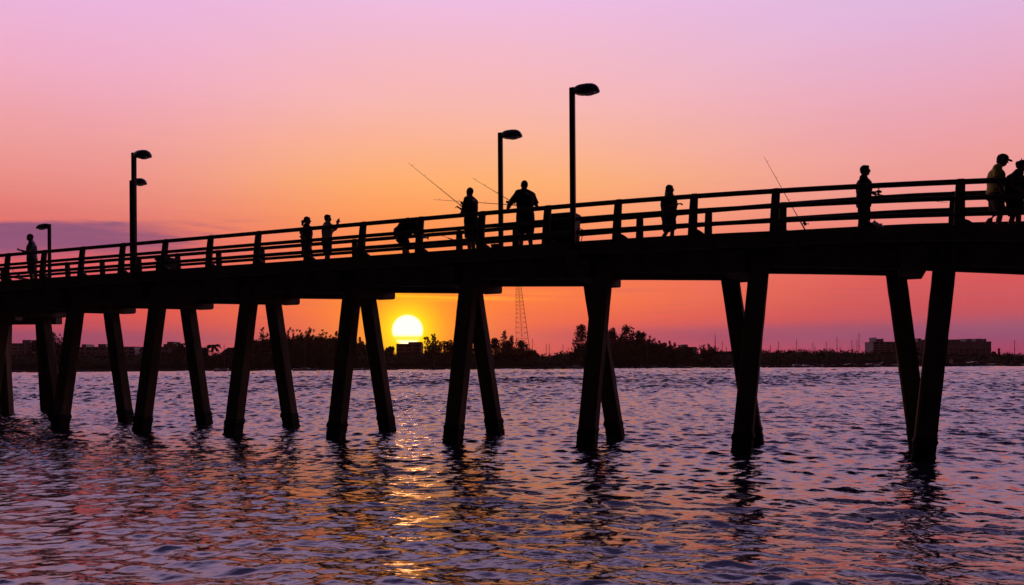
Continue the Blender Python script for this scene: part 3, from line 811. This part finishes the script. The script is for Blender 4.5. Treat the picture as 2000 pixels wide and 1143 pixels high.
    if hair == 'spiky':
        rr = random.Random(3)
        for k in range(14):
            a = rr.uniform(0, 2 * PI); q = hp(-.02 + .06 * math.cos(a), .06 * math.sin(a), .10)
            tube(bm, [q, q + V(rr.uniform(-.02, .02), rr.uniform(-.02, .02), .04)], [.016, .004], 6)
        ell(bm, hp(-.05, 0, -.02), (.058, .07, .06), rot)
    if hair == 'long':
        loft(bm, [hp(-.01, 0, .05), hp(-.05, 0, -.03), hp(-.075, 0, -.12), hp(-.085, 0, -.20), hp(-.09, 0, -.26)], [(.085, .08), (.088, .075), (.092, .065), (.088, .05), (.05, .02)], lat=V(0, 1, 0))
        ell(bm, hp(.03, 0, .075), (.055, .06, .035), rot)
    if hair == 'bun':
        ell(bm, hp(-.05, 0, -.01), (.055, .07, .06), rot); ell(bm, hp(-.135, 0, -.045), (.06, .055, .06), rot); ell(bm, hp(-.15, 0, -.12), (.035, .03, .06), rot)
        ell(bm, hp(.035, 0, .075), (.055, .06, .035), rot)
    if hair == 'clip':
        ell(bm, hp(-.06, 0, .0), (.07, .078, .08), rot); ell(bm, hp(-.115, 0, .03), (.035, .045, .05), rot)
        tube(bm, [hp(-.04, .02, .11), hp(-.07, .02, .165)], [.014, .008], 6)
    if hair == 'buzz':
        bm.free(); bm = bmesh.new(); ell(bm, hp(-.014, 0, .03), (.099, .081, .096), rot)
    finish('hair', bm, M['hair'], root, .010)
    if cap:
        bm = bmesh.new(); ell(bm, hp(-.008, 0, .052), (.112, .092, .085), rot)
        cp = finish('cap', bm, M['black'], root, .010)
        bm = bmesh.new(); rg = []
        for k in range(9):
            a = -1.15 + 2.3 * k / 8; ri = V(.085 * math.cos(a), .085 * math.sin(a), .045); ro = V(.085 + .095 * math.cos(a * .8), .088 * math.sin(a), .028 - .012 * math.cos(a))
            rg.append([HM @ (ri + V(0, 0, .006)), HM @ (ro + V(0, 0, .005)), HM @ ro, HM @ ri])
        quadring(bm, rg); link('brim', bm, M['black'], cp)
    return root, sc
def local(root, p): return wmat(root) @ Vector(p)

RIGHT = YAW; LEFT = YAW + PI; SUNW = rad(97)
# far left: man looking at his phone, facing left
p1, _ = person(64, 457, .55, ('L', -.15), 'man at the far left in a grey shirt looking down at a phone', dict(
    elr=(.06, -.23, 1.10), wrr=(.30, -.10, 1.20), ell=(.06, .23, 1.10), wrl=(.30, .06, 1.20), tilt=.35, head=(.05, 0, 1.62), curl=.35), top='grey', legs='black', hair='buzz', sleeve=.6, build=1.1)
# woman with bun
p2, _ = person(600, 423, .9, ('R', .1), 'woman with hair in a low bun standing left of the man taking a photo', dict(
    elr=(-.20, -.24, 1.18), wrr=(-.03, -.17, 1.02), ell=(-.15, .23, 1.15), wrl=(.02, .17, 1.0)), top='black', legs='black', hair='bun', leglen='skirt', sleeve=.8, build=1.25)
# man taking a picture
p3, _ = person(640, 419, .9, ('R', .25), 'man in a pale T-shirt and dark shorts raising a phone to photograph', dict(
    elr=(.22, -.22, 1.26), wrr=(.33, -.09, 1.50), ell=(.24, .20, 1.26), wrl=(.34, .06, 1.50), handr=V(.1, .2, 1), handl=V(.1, -.2, 1), curl=.5), top='pale', legs='black', hair='short', sleeve=.6, build=1.15)
# bending person
p4, _ = person(800, 424, .5, ('R', .1), 'person bending forward over tackle behind the railing, back nearly level', dict(
    pelvis=(-.24, 0, .84), chest=(-.05, 0, 1.09), neck=(.14, 0, 1.16), head=(.22, 0, 1.25), shl=(.12, .18, 1.10), shr=(.12, -.18, 1.10),
    elr=(.26, -.22, .90), wrr=(.46, -.12, .84), ell=(.28, .2, .86), wrl=(.48, .08, .80), knl=(.02, .1, .50), knr=(-.04, -.1, .50), anl=(-.10, .12, .08), anr=(-.20, -.12, .08), tilt=.45, topz=1.37), top='black', legs='black', hair='buzz', build=1.55, leglen='trousers')
p4.scale = p4.scale
# angler with raised rod
p5, s5 = person(922, 366, .35, ('L', -.5), 'angler in black with a raised fishing rod and reel, facing left', dict(
    elr=(.12, -.22, 1.15), wrr=(.32, -.02, 1.27), ell=(.12, .24, 1.08), wrl=(.26, .02, 1.12), handr=V(.6, .2, .5), curl=.9, fdir=-.4), top='black', legs='black', hair='buzz', sleeve=.6, build=1.15)
# broad angler
p6, s6 = person(1028, 352, .35, ('L', -.85), 'broad angler in black holding a rod out low to the left beside a cart', dict(
    elr=(.0, -.38, 1.15), wrr=(.20, -.14, 1.06), ell=(.14, .36, 1.15), wrl=(.40, .20, 1.11), fdir=-.3, curl=.9,
    anl=(-.03, .16, .08), anr=(-.03, -.16, .08), knl=(0, .13, .5), knr=(0, -.13, .5)), top='black', legs='black', hair='buzz', sleeve=.7, build=1.25)
# long-haired woman
p7, _ = person(1308, 361, .9, ('R', .15), 'long haired woman in dark clothes walking right with a bent forearm', dict(
    elr=(-.02, -.23, 1.14), wrr=(.22, -.15, 1.20), ell=(.0, .23, 1.14), wrl=(.20, .14, 1.05), knl=(-.05, .09, .50), anl=(-.28, .09, .14), knr=(.08, -.09, .5), anr=(.04, -.09, .08)), top='black', legs='navy', hair='long', leglen='shorts', sleeve=.9, build=1.42)
# young man at rail with rod
p8, s8 = person(1689, 323, .9, ('R', 0), 'slim young man with short hair holding a rod level, facing right', dict(
    elr=(-.10, -.22, 1.13), wrr=(.16, -.10, 1.10), ell=(-.06, .22, 1.13), wrl=(.22, .02, 1.12), curl=.9, knl=(.06, .1, .5), anl=(.03, .11, .08), knr=(-.03, -.1, .5), anr=(-.12, -.11, .08)), top='black', legs='black', hair='short', leglen='trousers', sleeve=.7, build=1.2)
# man in cap
p9, _ = person(1946, 303, .8, ('R', .1), 'man in a yellowish T-shirt and baseball cap walking right, head bowed', dict(
    pelvis=(0, 0, .93), chest=(.01, 0, 1.22), neck=(.05, 0, 1.44), head=(.13, 0, 1.585), shl=(.02, .19, 1.40), shr=(.02, -.19, 1.40), tilt=.30,
    elr=(.0, -.25, 1.13), wrr=(.10, -.22, .88), ell=(.03, .25, 1.13), wrl=(.14, .2, .9), knr=(.08, -.1, .5), anr=(-.01, -.1, .08), knl=(.0, .1, .5), anl=(-.26, .1, .2), topz=1.71), top='olive', legs='khaki', hair='short', cap=True, build=1.15, sleeve=.7)
p10, _ = person(1984, 314, .75, ('R', .2), 'person in a dark top with clipped up hair, cut by the right edge', dict(
    neck=(.06, 0, 1.42), head=(.15, 0, 1.575), shl=(.03, .2, 1.37), shr=(.03, -.2, 1.37), tilt=.3,
    elr=(-.10, -.26, 1.12), wrr=(.12, -.2, .98), ell=(.05, .25, 1.12), wrl=(.2, .16, 1.0), knr=(.05, -.1, .5), anr=(.03, -.1, .08), knl=(-.02, .1, .5), anl=(-.12, .1, .1), topz=1.70), top='black', legs='black', hair='clip', build=1.35, sleeve=.8)

# phone of the two phone users
for rt, pts, lab in ((p1, ((.36, -.05, 1.22), (.42, .04, 1.27)), 'small dark phone held by the man at the far left'),
                     (p3, ((.36, -.09, 1.585), (.37, .06, 1.625)), 'camera phone raised by the man in the pale T-shirt')):
    c = local(rt, (Vector(pts[0]) + Vector(pts[1])) / 2)
    bm = bmesh.new(); box8(bm, (-.012, -.075, -.04), (.012, .075, .04), .006)
    ph = link('phone', bm, M['bin']); ph.location = c; ph.rotation_euler = (0, 0, rt.rotation_euler.z)
    tag(ph, lab, 'phone')

# ------------------------------------------------------------------ rods
def rod(a, b, label, reel_at=.16, bend=0.0, rb=.012, rt=.004, grip=.14, reelside=-1):
    a, b = Vector(a), Vector(b)
    root = empty('fishing_rod', a, 0, label, 'fishing rod', 'fishing rods on the pier')
    d = b - a; n = 14
    pts = [d * t + Vector((0, 0, -bend)) * (t ** 2.2) * d.length for t in frange(0, 1, n)]
    bm = bmesh.new(); tube(bm, pts, [rb + (rt - rb) * i / (n - 1) for i in range(n)], 7); link('blank', bm, M['rod'], root, smooth=True)
    bm = bmesh.new(); tube(bm, [-d * .03, d * grip], [.018, .016], 9); link('handle', bm, M['bin'], root, smooth=True)
    un = d.normalized(); side = un.cross(Vector((0, 1, 0))).normalized() * reelside
    if reel_at is not None:
        c = d * reel_at + side * .075
        bm = bmesh.new(); tube(bm, [d * reel_at, c], .012, 7); ell(bm, c, (.035, .03, .035)); tube(bm, [c - un * .05, c + un * .05], [.036, .03], 12)
        rl = link('reel', bm, M['reel'], root, smooth=True)
        bm = bmesh.new(); tube(bm, [c, c + Vector((0, -.06, 0)), c + Vector((0, -.06, 0)) - un * .05 + side * .04], .007, 6); ell(bm, c + Vector((0, -.07, 0)) - un * .05 + side * .045, (.016, .016, .016)); link('crank', bm, M['reel'], rl)
    for t in (.4, .7, .93):
        q = d * t + Vector((0, 0, -bend)) * t ** 2.2 * d.length
        bm = bmesh.new(); tube(bm, [q, q + side * .035], .004, 5); ell(bm, q + side * .04, (.008, .008, .008), None, 8); link('line_guide', bm, M['reel'], root)
    return root
h5 = local(p5, (.38, -.01, 1.32))
rod(R(903, 404, h5.y), R(797, 318, h5.y - .2), 'fishing rod raised high to the upper left by the angler in black', reel_at=.035, grip=.05)
h6 = local(p6, (.46, .16, 1.11))
rod(R(1015, 401.5, h6.y), R(847, 390, h6.y + .3), 'fishing rod held nearly level by the broad angler', reel_at=.14, grip=.12)
rod(R(1004, 397, h6.y + .1), R(922.5, 348, h6.y + .2), 'short fishing rod leaning up to the left beside the broad angler', reel_at=.05, grip=.06)
yr = P(U_at(1560, WID - .05), WID - .05).y
rod(R(1574, 452, P(U_at(1574, 1.2), 1.2).y), R(1492, 306, P(U_at(1530, WID), WID).y + .4), 'unattended fishing rod leaning on the far railing, pointing up', reel_at=.09, grip=.13, reelside=-1)
h8 = local(p8, (.24, -.02, 1.12))
rod(R(1708, 379.5, h8.y), R(1850, 396, h8.y + .2), 'fishing rod held level by the slim young man, pointing right', reel_at=.06, grip=.08, reelside=1)
z1 = P(U_at(20, 1.5), 1.5).y
rod(R(46, 556, z1), R(-18, 472, z1 + .4), 'fishing rod leaning on the far railing at the far left edge', reel_at=.2)
z1 = P(U_at(850, 1.2), 1.2).y
rod(R(884, 468, z1), R(838, 452, z1), 'short rod lying low between the bending person and the angler', reel_at=None, grip=.2, rb=.01)

# ------------------------------------------------------------------ things on the deck
# fishing cart: tub on wheels with handle
u = U_at(1103, 1.0); c = P(u, 1.0, DECK)
zt = R(1103, 421, c.y).z - c.z
cart = empty('fishing_cart', c, YAW, 'big dark fishing cart behind the broad angler, by the nearest lamp', 'cart')
hw = .42
bm = bmesh.new(); rg = []
for z, q in ((.16, .86), (.3, .93), (zt - .1, 1.0), (zt - .03, 1.02)):
    rg.append([(x * hw * q, y * .28 * q, z) for x, y in ((-1, -.8), (-.9, -1), (.9, -1), (1, -.8), (1, .8), (.9, 1), (-.9, 1), (-1, .8))])
quadring(bm, rg); link('tub', bm, M['bin'], cart)
bm = bmesh.new(); rg = [[(x * hw * q, y * .28 * q, z) for x, y in ((-1, -.8), (-.9, -1), (.9, -1), (1, -.8), (1, .8), (.9, 1), (-.9, 1), (-1, .8))] for z, q in ((zt - .027, 1.05), (zt, 1.03), (zt + .035, .9))]
quadring(bm, rg); link('lid', bm, M['bin'], cart)
bm = bmesh.new(); tube(bm, [(.40, -.2, .25), (.52, -.2, .75), (.52, .2, .75), (.40, .2, .25)], .02, 8); link('handle', bm, M['pole'], cart)
for x in (-.3, .3):
    for y in (-.26, .26):
        bm = bmesh.new(); tube(bm, [(x, y - .03, .11), (x, y + .03, .11)], .11, 16); link('wheel', bm, M['bin'], cart)
def bucket(px, w, r, h, label, m='bucket'):
    c = P(U_at(px, w), w, DECK); root = empty('bucket', c, 0, label, 'bucket')
    bm = bmesh.new(); n = 20
    quadring(bm, [[(math.cos(2 * PI * k / n) * q, math.sin(2 * PI * k / n) * q, z) for k in range(n)] for q, z in ((r * .82, 0), (r * .97, h * .9), (r * 1.05, h * .9), (r * 1.05, h), (r * .95, h), (r * .8, .03))]); link('body', bm, M[m], root, smooth=False)
    bm = bmesh.new(); tube(bm, [(r * math.cos(a), 0, h * .92 + r * .9 * math.sin(a)) for a in frange(0, PI, 12)], .006, 6); link('handle', bm, M['pole'], root)
bucket(972, .45, .17, .40, 'dull red bait bucket between the two standing anglers')
# small wire stool frame
c = P(U_at(992, .45), .45, DECK)
bm = bmesh.new(); a_ = .1
for x in (-a_, a_): tube(bm, [(x, -.1, 0), (x, -.1, .26), (x, .1, .26), (x, .1, 0)], .01, 6)
for y in (-.1, .1): tube(bm, [(-a_, y, .26), (a_, y, .26)], .01, 6)
o = link('rod_rack', bm, M['pole']); o.location = c; o.rotation_euler = (0, 0, YAW); tag(o, 'small wire rack on the deck right of the red bucket', 'rack')
# cooler at left
c = P(U_at(326, 1.0), 1.0, DECK); zt = R(326, 505, c.y).z - c.z
root = empty('cool_box', c, YAW, 'large dark cool box on the deck right of the overlapping lamp posts', 'cool box')
bm = bmesh.new(); box8(bm, (-.33, -.2, .02), (.33, .2, zt - .08), .03); link('body', bm, M['bin'], root)
bm = bmesh.new(); box8(bm, (-.35, -.22, zt - .077), (.35, .22, zt), .02); link('lid', bm, M['bin'], root)
# plastic bag
c = P(U_at(1711, .25), .25, DECK); rr = random.Random(4)
bm = bmesh.new(); bmesh.ops.create_icosphere(bm, subdivisions=3, radius=1)
for v in bm.verts:
    n_ = 1 + .22 * math.sin(v.co.x * 7 + 1) * math.cos(v.co.y * 9) + rr.uniform(-.07, .07)
    v.co = Vector((v.co.x * .20 * n_, v.co.y * .13 * n_, max(0, (v.co.z + .9) * .20 * n_)))
for q in (-1, 1): tube(bm, [(q * .03 - .08, 0, .35), (q * .055 - .08, 0, .42), (q * .075 - .08, 0, .46)], [.03, .018, .007], 6)
o = link('plastic_bag', bm, M['bag'], smooth=True); o.location = c; tag(o, 'crumpled white plastic bag on the deck beside the slim young man', 'bag')

# ------------------------------------------------------------------ sky
def world():
    w = bpy.data.worlds.new('World'); S.world = w; w.use_nodes = True
    nt = w.node_tree; nt.nodes.clear(); N = nt.nodes; L = nt.links
    class X:
        def __init__(s, o): s.o = o
        def _m(s, op, b=None, c=None, clamp=False):
            n = N.new('ShaderNodeMath'); n.operation = op; n.use_clamp = clamp
            for i, v in enumerate((s, b, c)):
                if v is None: continue
                if isinstance(v, X): L.new(v.o, n.inputs[i])
                else: n.inputs[i].default_value = v
            return X(n.outputs[0])
        def __add__(s, b): return s._m('ADD', b)
        def __sub__(s, b): return s._m('SUBTRACT', b)
        def __mul__(s, b): return s._m('MULTIPLY', b)
        def __truediv__(s, b): return s._m('DIVIDE', b)
        def ss(s, a, b):
            n = N.new('ShaderNodeMapRange'); n.interpolation_type = 'SMOOTHSTEP'
            L.new(s.o, n.inputs[0]); n.inputs[1].default_value = a; n.inputs[2].default_value = b
            return X(n.outputs[0])
        def gauss(s, c, sd):
            q = (s - c) / sd; return ((q * q) * -0.5)._m('EXPONENT')
    def const(v):
        n = N.new('ShaderNodeValue'); n.outputs[0].default_value = v; return X(n.outputs[0])
    def ramp(f, pts, rng):
        n = N.new('ShaderNodeValToRGB'); cr = n.color_ramp
        L.new((f / rng).o, n.inputs[0])
        pts = sorted(pts); cr.elements[0].position = pts[0][0] / rng; cr.elements[0].color = srgb(*pts[0][1])
        cr.elements[1].position = min(1, pts[-1][0] / rng); cr.elements[1].color = srgb(*pts[-1][1])
        for q, c in pts[1:-1]:
            e = cr.elements.new(q / rng); e.color = srgb(*c)
        return n.outputs[0]
    def mix(f, a, b, mode='MIX'):
        n = N.new('ShaderNodeMix'); n.data_type = 'RGBA'; n.blend_type = mode; n.clamp_result = False
        if isinstance(f, X): L.new(f.o, n.inputs[0])
        else: n.inputs[0].default_value = f
        for i, v in ((6, a), (7, b)):
            if isinstance(v, tuple): n.inputs[i].default_value = v
            else: L.new(v, n.inputs[i])
        return n.outputs[2]
    tc = N.new('ShaderNodeTexCoord'); sp = N.new('ShaderNodeSeparateXYZ'); L.new(tc.outputs['Generated'], sp.inputs[0])
    x, y, z = X(sp.outputs[0]), X(sp.outputs[1]), X(sp.outputs[2])
    az = x._m('ARCTAN2', y)
    hor = ((x * x) + (y * y))._m('SQRT')
    q = z / (hor._m('MAXIMUM', .02))
    q = q._m('MINIMUM', 4.0)._m('MAXIMUM', 0.0)
    def nz(sa, sq, detail=4, seed=0.0, rough=.55):
        cb = N.new('ShaderNodeCombineXYZ'); L.new((az * sa).o, cb.inputs[0]); L.new((q * sq).o, cb.inputs[1]); cb.inputs[2].default_value = seed
        n = N.new('ShaderNodeTexNoise'); n.inputs['Scale'].default_value = 1; n.inputs['Detail'].default_value = detail; n.inputs['Roughness'].default_value = rough
        L.new(cb.outputs[0], n.inputs['Vector']); return X(n.outputs['Fac'])
    ql = lambda yy: (718 - yy) / 1600 * .871
    qc = lambda yy: (712 - yy) / 1600
    qr = lambda yy: (706 - yy) / 1600 * .872
    left = ramp(q, [(0, (150, 62, 92)), (ql(690), (165, 68, 98)), (ql(665), (165, 72, 100)), (ql(640), (200, 76, 86)), (ql(600), (222, 80, 78)), (ql(540), (222, 88, 96)), (ql(480), (224, 98, 104)), (ql(420), (228, 122, 114)), (ql(350), (236, 144, 136)), (ql(250), (239, 162, 164)), (ql(120), (240, 174, 200)), (ql(0), (236, 180, 220)), (.53, (226, 188, 240)), (.70, (202, 168, 222)), (.86, (138, 116, 172)), (1, (80, 68, 116))], 1.0)
    cen = ramp(q, [(0, (185, 70, 85)), (qc(690), (205, 80, 92)), (qc(660), (222, 88, 90)), (qc(630), (240, 102, 80)), (qc(590), (255, 120, 68)), (qc(540), (255, 124, 76)), (qc(480), (253, 134, 92)), (qc(430), (254, 158, 96)), (qc(360), (255, 180, 114)), (qc(290), (252, 184, 148)), (qc(200), (248, 187, 183)), (qc(100), (244, 188, 204)), (qc(0), (238, 190, 228)), (.53, (226, 188, 240)), (.70, (202, 168, 222)), (.86, (138, 116, 172)), (1, (80, 68, 116))], 1.0)
    right = ramp(q, [(0, (150, 58, 88)), (qr(685), (165, 64, 96)), (qr(660), (152, 70, 104)), (qr(640), (180, 76, 96)), (qr(600), (200, 76, 84)), (qr(545), (216, 84, 84)), (qr(480), (230, 110, 106)), (qr(400), (238, 142, 132)), (qr(300), (238, 158, 156)), (qr(160), (234, 170, 192)), (qr(0), (226, 182, 222)), (.53, (226, 188, 240)), (.70, (202, 168, 222)), (.86, (138, 116, 172)), (1, (80, 68, 116))], 1.0)
    col = mix(az.ss(-.04, .52), cen, right)
    col = mix(az.ss(-.50, -.10), left, col)
    # horizon haze band of violet cloud, faint long streaks
    n1 = nz(5, 90, 4, 3.1)
    side = const(1) - az.gauss(-.13, .17)
    band = (q + (n1 - .5) * .012).gauss(.034, .0075) * side * .55
    col = mix(band, col, srgb(128, 76, 112))
    st = nz(6, 150, 3, 9.7).ss(.55, .75) * (const(1) - q.ss(.05, .13)) * .33
    col = mix(st, col, srgb(150, 80, 110))
    st2 = nz(2.5, 60, 3, 5.3).ss(.50, .8) * q.gauss(.12, .03) * .35 * (const(1) - az.ss(.05, .3))
    col = mix(st2, col, srgb(190, 90, 120))
    # long violet cloud bank on the left
    n2 = nz(9, 34, 5, 1.7); n3 = nz(16, 120, 4, 2.2)
    qy = z / (y._m('MAXIMUM', .05))
    bank = (qy + (n2 - .5) * .03).ss(.128, .150) * (const(1) - (qy + (n2 - .5) * .020 + (n3 - .5) * .008).ss(.1760, .1815))
    edge = (const(1) - (az + (n3 - .5) * .20 + (qy - .16) * 2.0).ss(-.46, -.34))
    col = mix(bank * edge * .85, col, srgb(116, 78, 122))
    wisp = n3.ss(.46, .68) * qy.gauss(.166, .009) * (const(1) - az.ss(-.40, -.22)) * .75
    col = mix(wisp, col, srgb(150, 88, 122))
    bright = nz(7, 160, 3, 8.8).ss(.6, .75) * q.gauss(.135, .02) * (const(1) - az.ss(-.45, -.2)) * .5
    col = mix(bright, col, srgb(235, 120, 110))
    tx = nz(3.5, 45, 6, 12.4, .62)
    col = mix((tx - .5)._m('ABSOLUTE') * .28 * (const(1) - q.ss(.12, .45)), col, srgb(200, 110, 130))
    tx2 = nz(2.0, 9, 5, 15.1)
    col = mix(tx2.ss(.4, .75) * .04, col, srgb(255, 225, 225))
    # sun glow and disc
    sd = SUN
    dot = x * sd.x + y * sd.y + z * sd.z
    ang = dot._m('MINIMUM', 1.0)._m('ARCCOSINE')
    g2 = ((ang * -1 / .115))._m('EXPONENT') * .75
    col = mix(g2, col, (1.05, .27, .03, 1))
    g1 = (ang.gauss(0, .055)) * .85
    col = mix(g1, col, (1.15, .36, .006, 1))
    g0 = (ang.gauss(0, .021)) * 1.35
    g0 = g0._m('MINIMUM', 1.0)
    col = mix(g0, col, (1.3, .85, .01, 1))
    yb = nz(8, 220, 2, 6.0).ss(.45, .62) * q.gauss(.083, .004) * az.gauss(-.12, .09) * .7
    col = mix(yb, col, (1.2, .65, .01, 1))
    el = (dot * 0 + 1)
    disc = const(1) - ang.ss(.0158, .0200)
    cut = q.gauss(.0325, .0022)._m('MULTIPLY', 1.25, clamp=True)
    disc = disc * (const(1) - cut * .93)
    col = mix(disc, col, (3.0, 1.75, 1.0, 1))
    # the half of the sky behind the viewer is already dusk
    back = (y / (hor._m('MAXIMUM', .02))).ss(.2, .8)
    dusk = mix(q.ss(0, 1), srgb(14, 8, 8), srgb(26, 20, 30))
    col = mix(back, dusk, col)
    below = z.ss(-.02, 0)
    col = mix(below, srgb(40, 25, 40), col)
    bg = N.new('ShaderNodeBackground'); L.new(col, bg.inputs[0]); bg.inputs[1].default_value = 1.0
    out = N.new('ShaderNodeOutputWorld'); L.new(bg.outputs[0], out.inputs[0])
    w.cycles.sampling_method = 'MANUAL'; w.cycles.sample_map_resolution = 2048
sp_ = R(796, 645, 1000) - Vector((0, 0, CAMZ))
SUN = sp_.normalized()
world()
ld = bpy.data.lights.new('sun', 'SUN'); ld.energy = .022; ld.angle = rad(2.1); ld.color = (1, .36, .14)
lo = bpy.data.objects.new('sun', ld); C.objects.link(lo); lo.rotation_euler = (-SUN).to_track_quat('-Z', 'Y').to_euler()

# ------------------------------------------------------------------ haze
bm = bmesh.new(); box8(bm, (-1250, -300, -3.0), (1250, 930, 84))
hz = link('haze', bm, M['land']); hz.data.materials.clear(); hz['kind'] = 'stuff'; hz['label'] = 'thin warm evening haze over the bay'
hm_ = bpy.data.materials.new('evening_haze'); hm_.use_nodes = True; nt = hm_.node_tree; nt.nodes.clear()
pv = nt.nodes.new('ShaderNodeVolumePrincipled'); ou = nt.nodes.new('ShaderNodeOutputMaterial'); nt.links.new(pv.outputs[0], ou.inputs['Volume'])
pv.inputs['Color'].default_value = (.95, .72, .74, 1); pv.inputs['Density'].default_value = .00005; pv.inputs['Anisotropy'].default_value = .82
hz.data.materials.append(hm_)

# ------------------------------------------------------------------ camera
cd = bpy.data.cameras.new('camera'); cam = bpy.data.objects.new('camera', cd); C.objects.link(cam)
cd.sensor_width = 36; cd.lens = F / 2000 * 36; cd.shift_y = (712 - 571.5) / 2000
cd.clip_start = .1; cd.clip_end = 8000
cam.location = (0, 0, CAMZ)
cam.matrix_world = Matrix.Translation((0, 0, CAMZ)) @ Matrix.Rotation(PI / 2, 4, 'X') @ Matrix.Rotation(-TH, 4, 'Z')
S.camera = cam
S.view_settings.view_transform = 'Standard'; S.view_settings.look = 'None'
S.view_settings.exposure = 0; S.view_settings.gamma = 1
S.cycles.max_bounces = 6
S.cycles.sample_clamp_indirect = 6
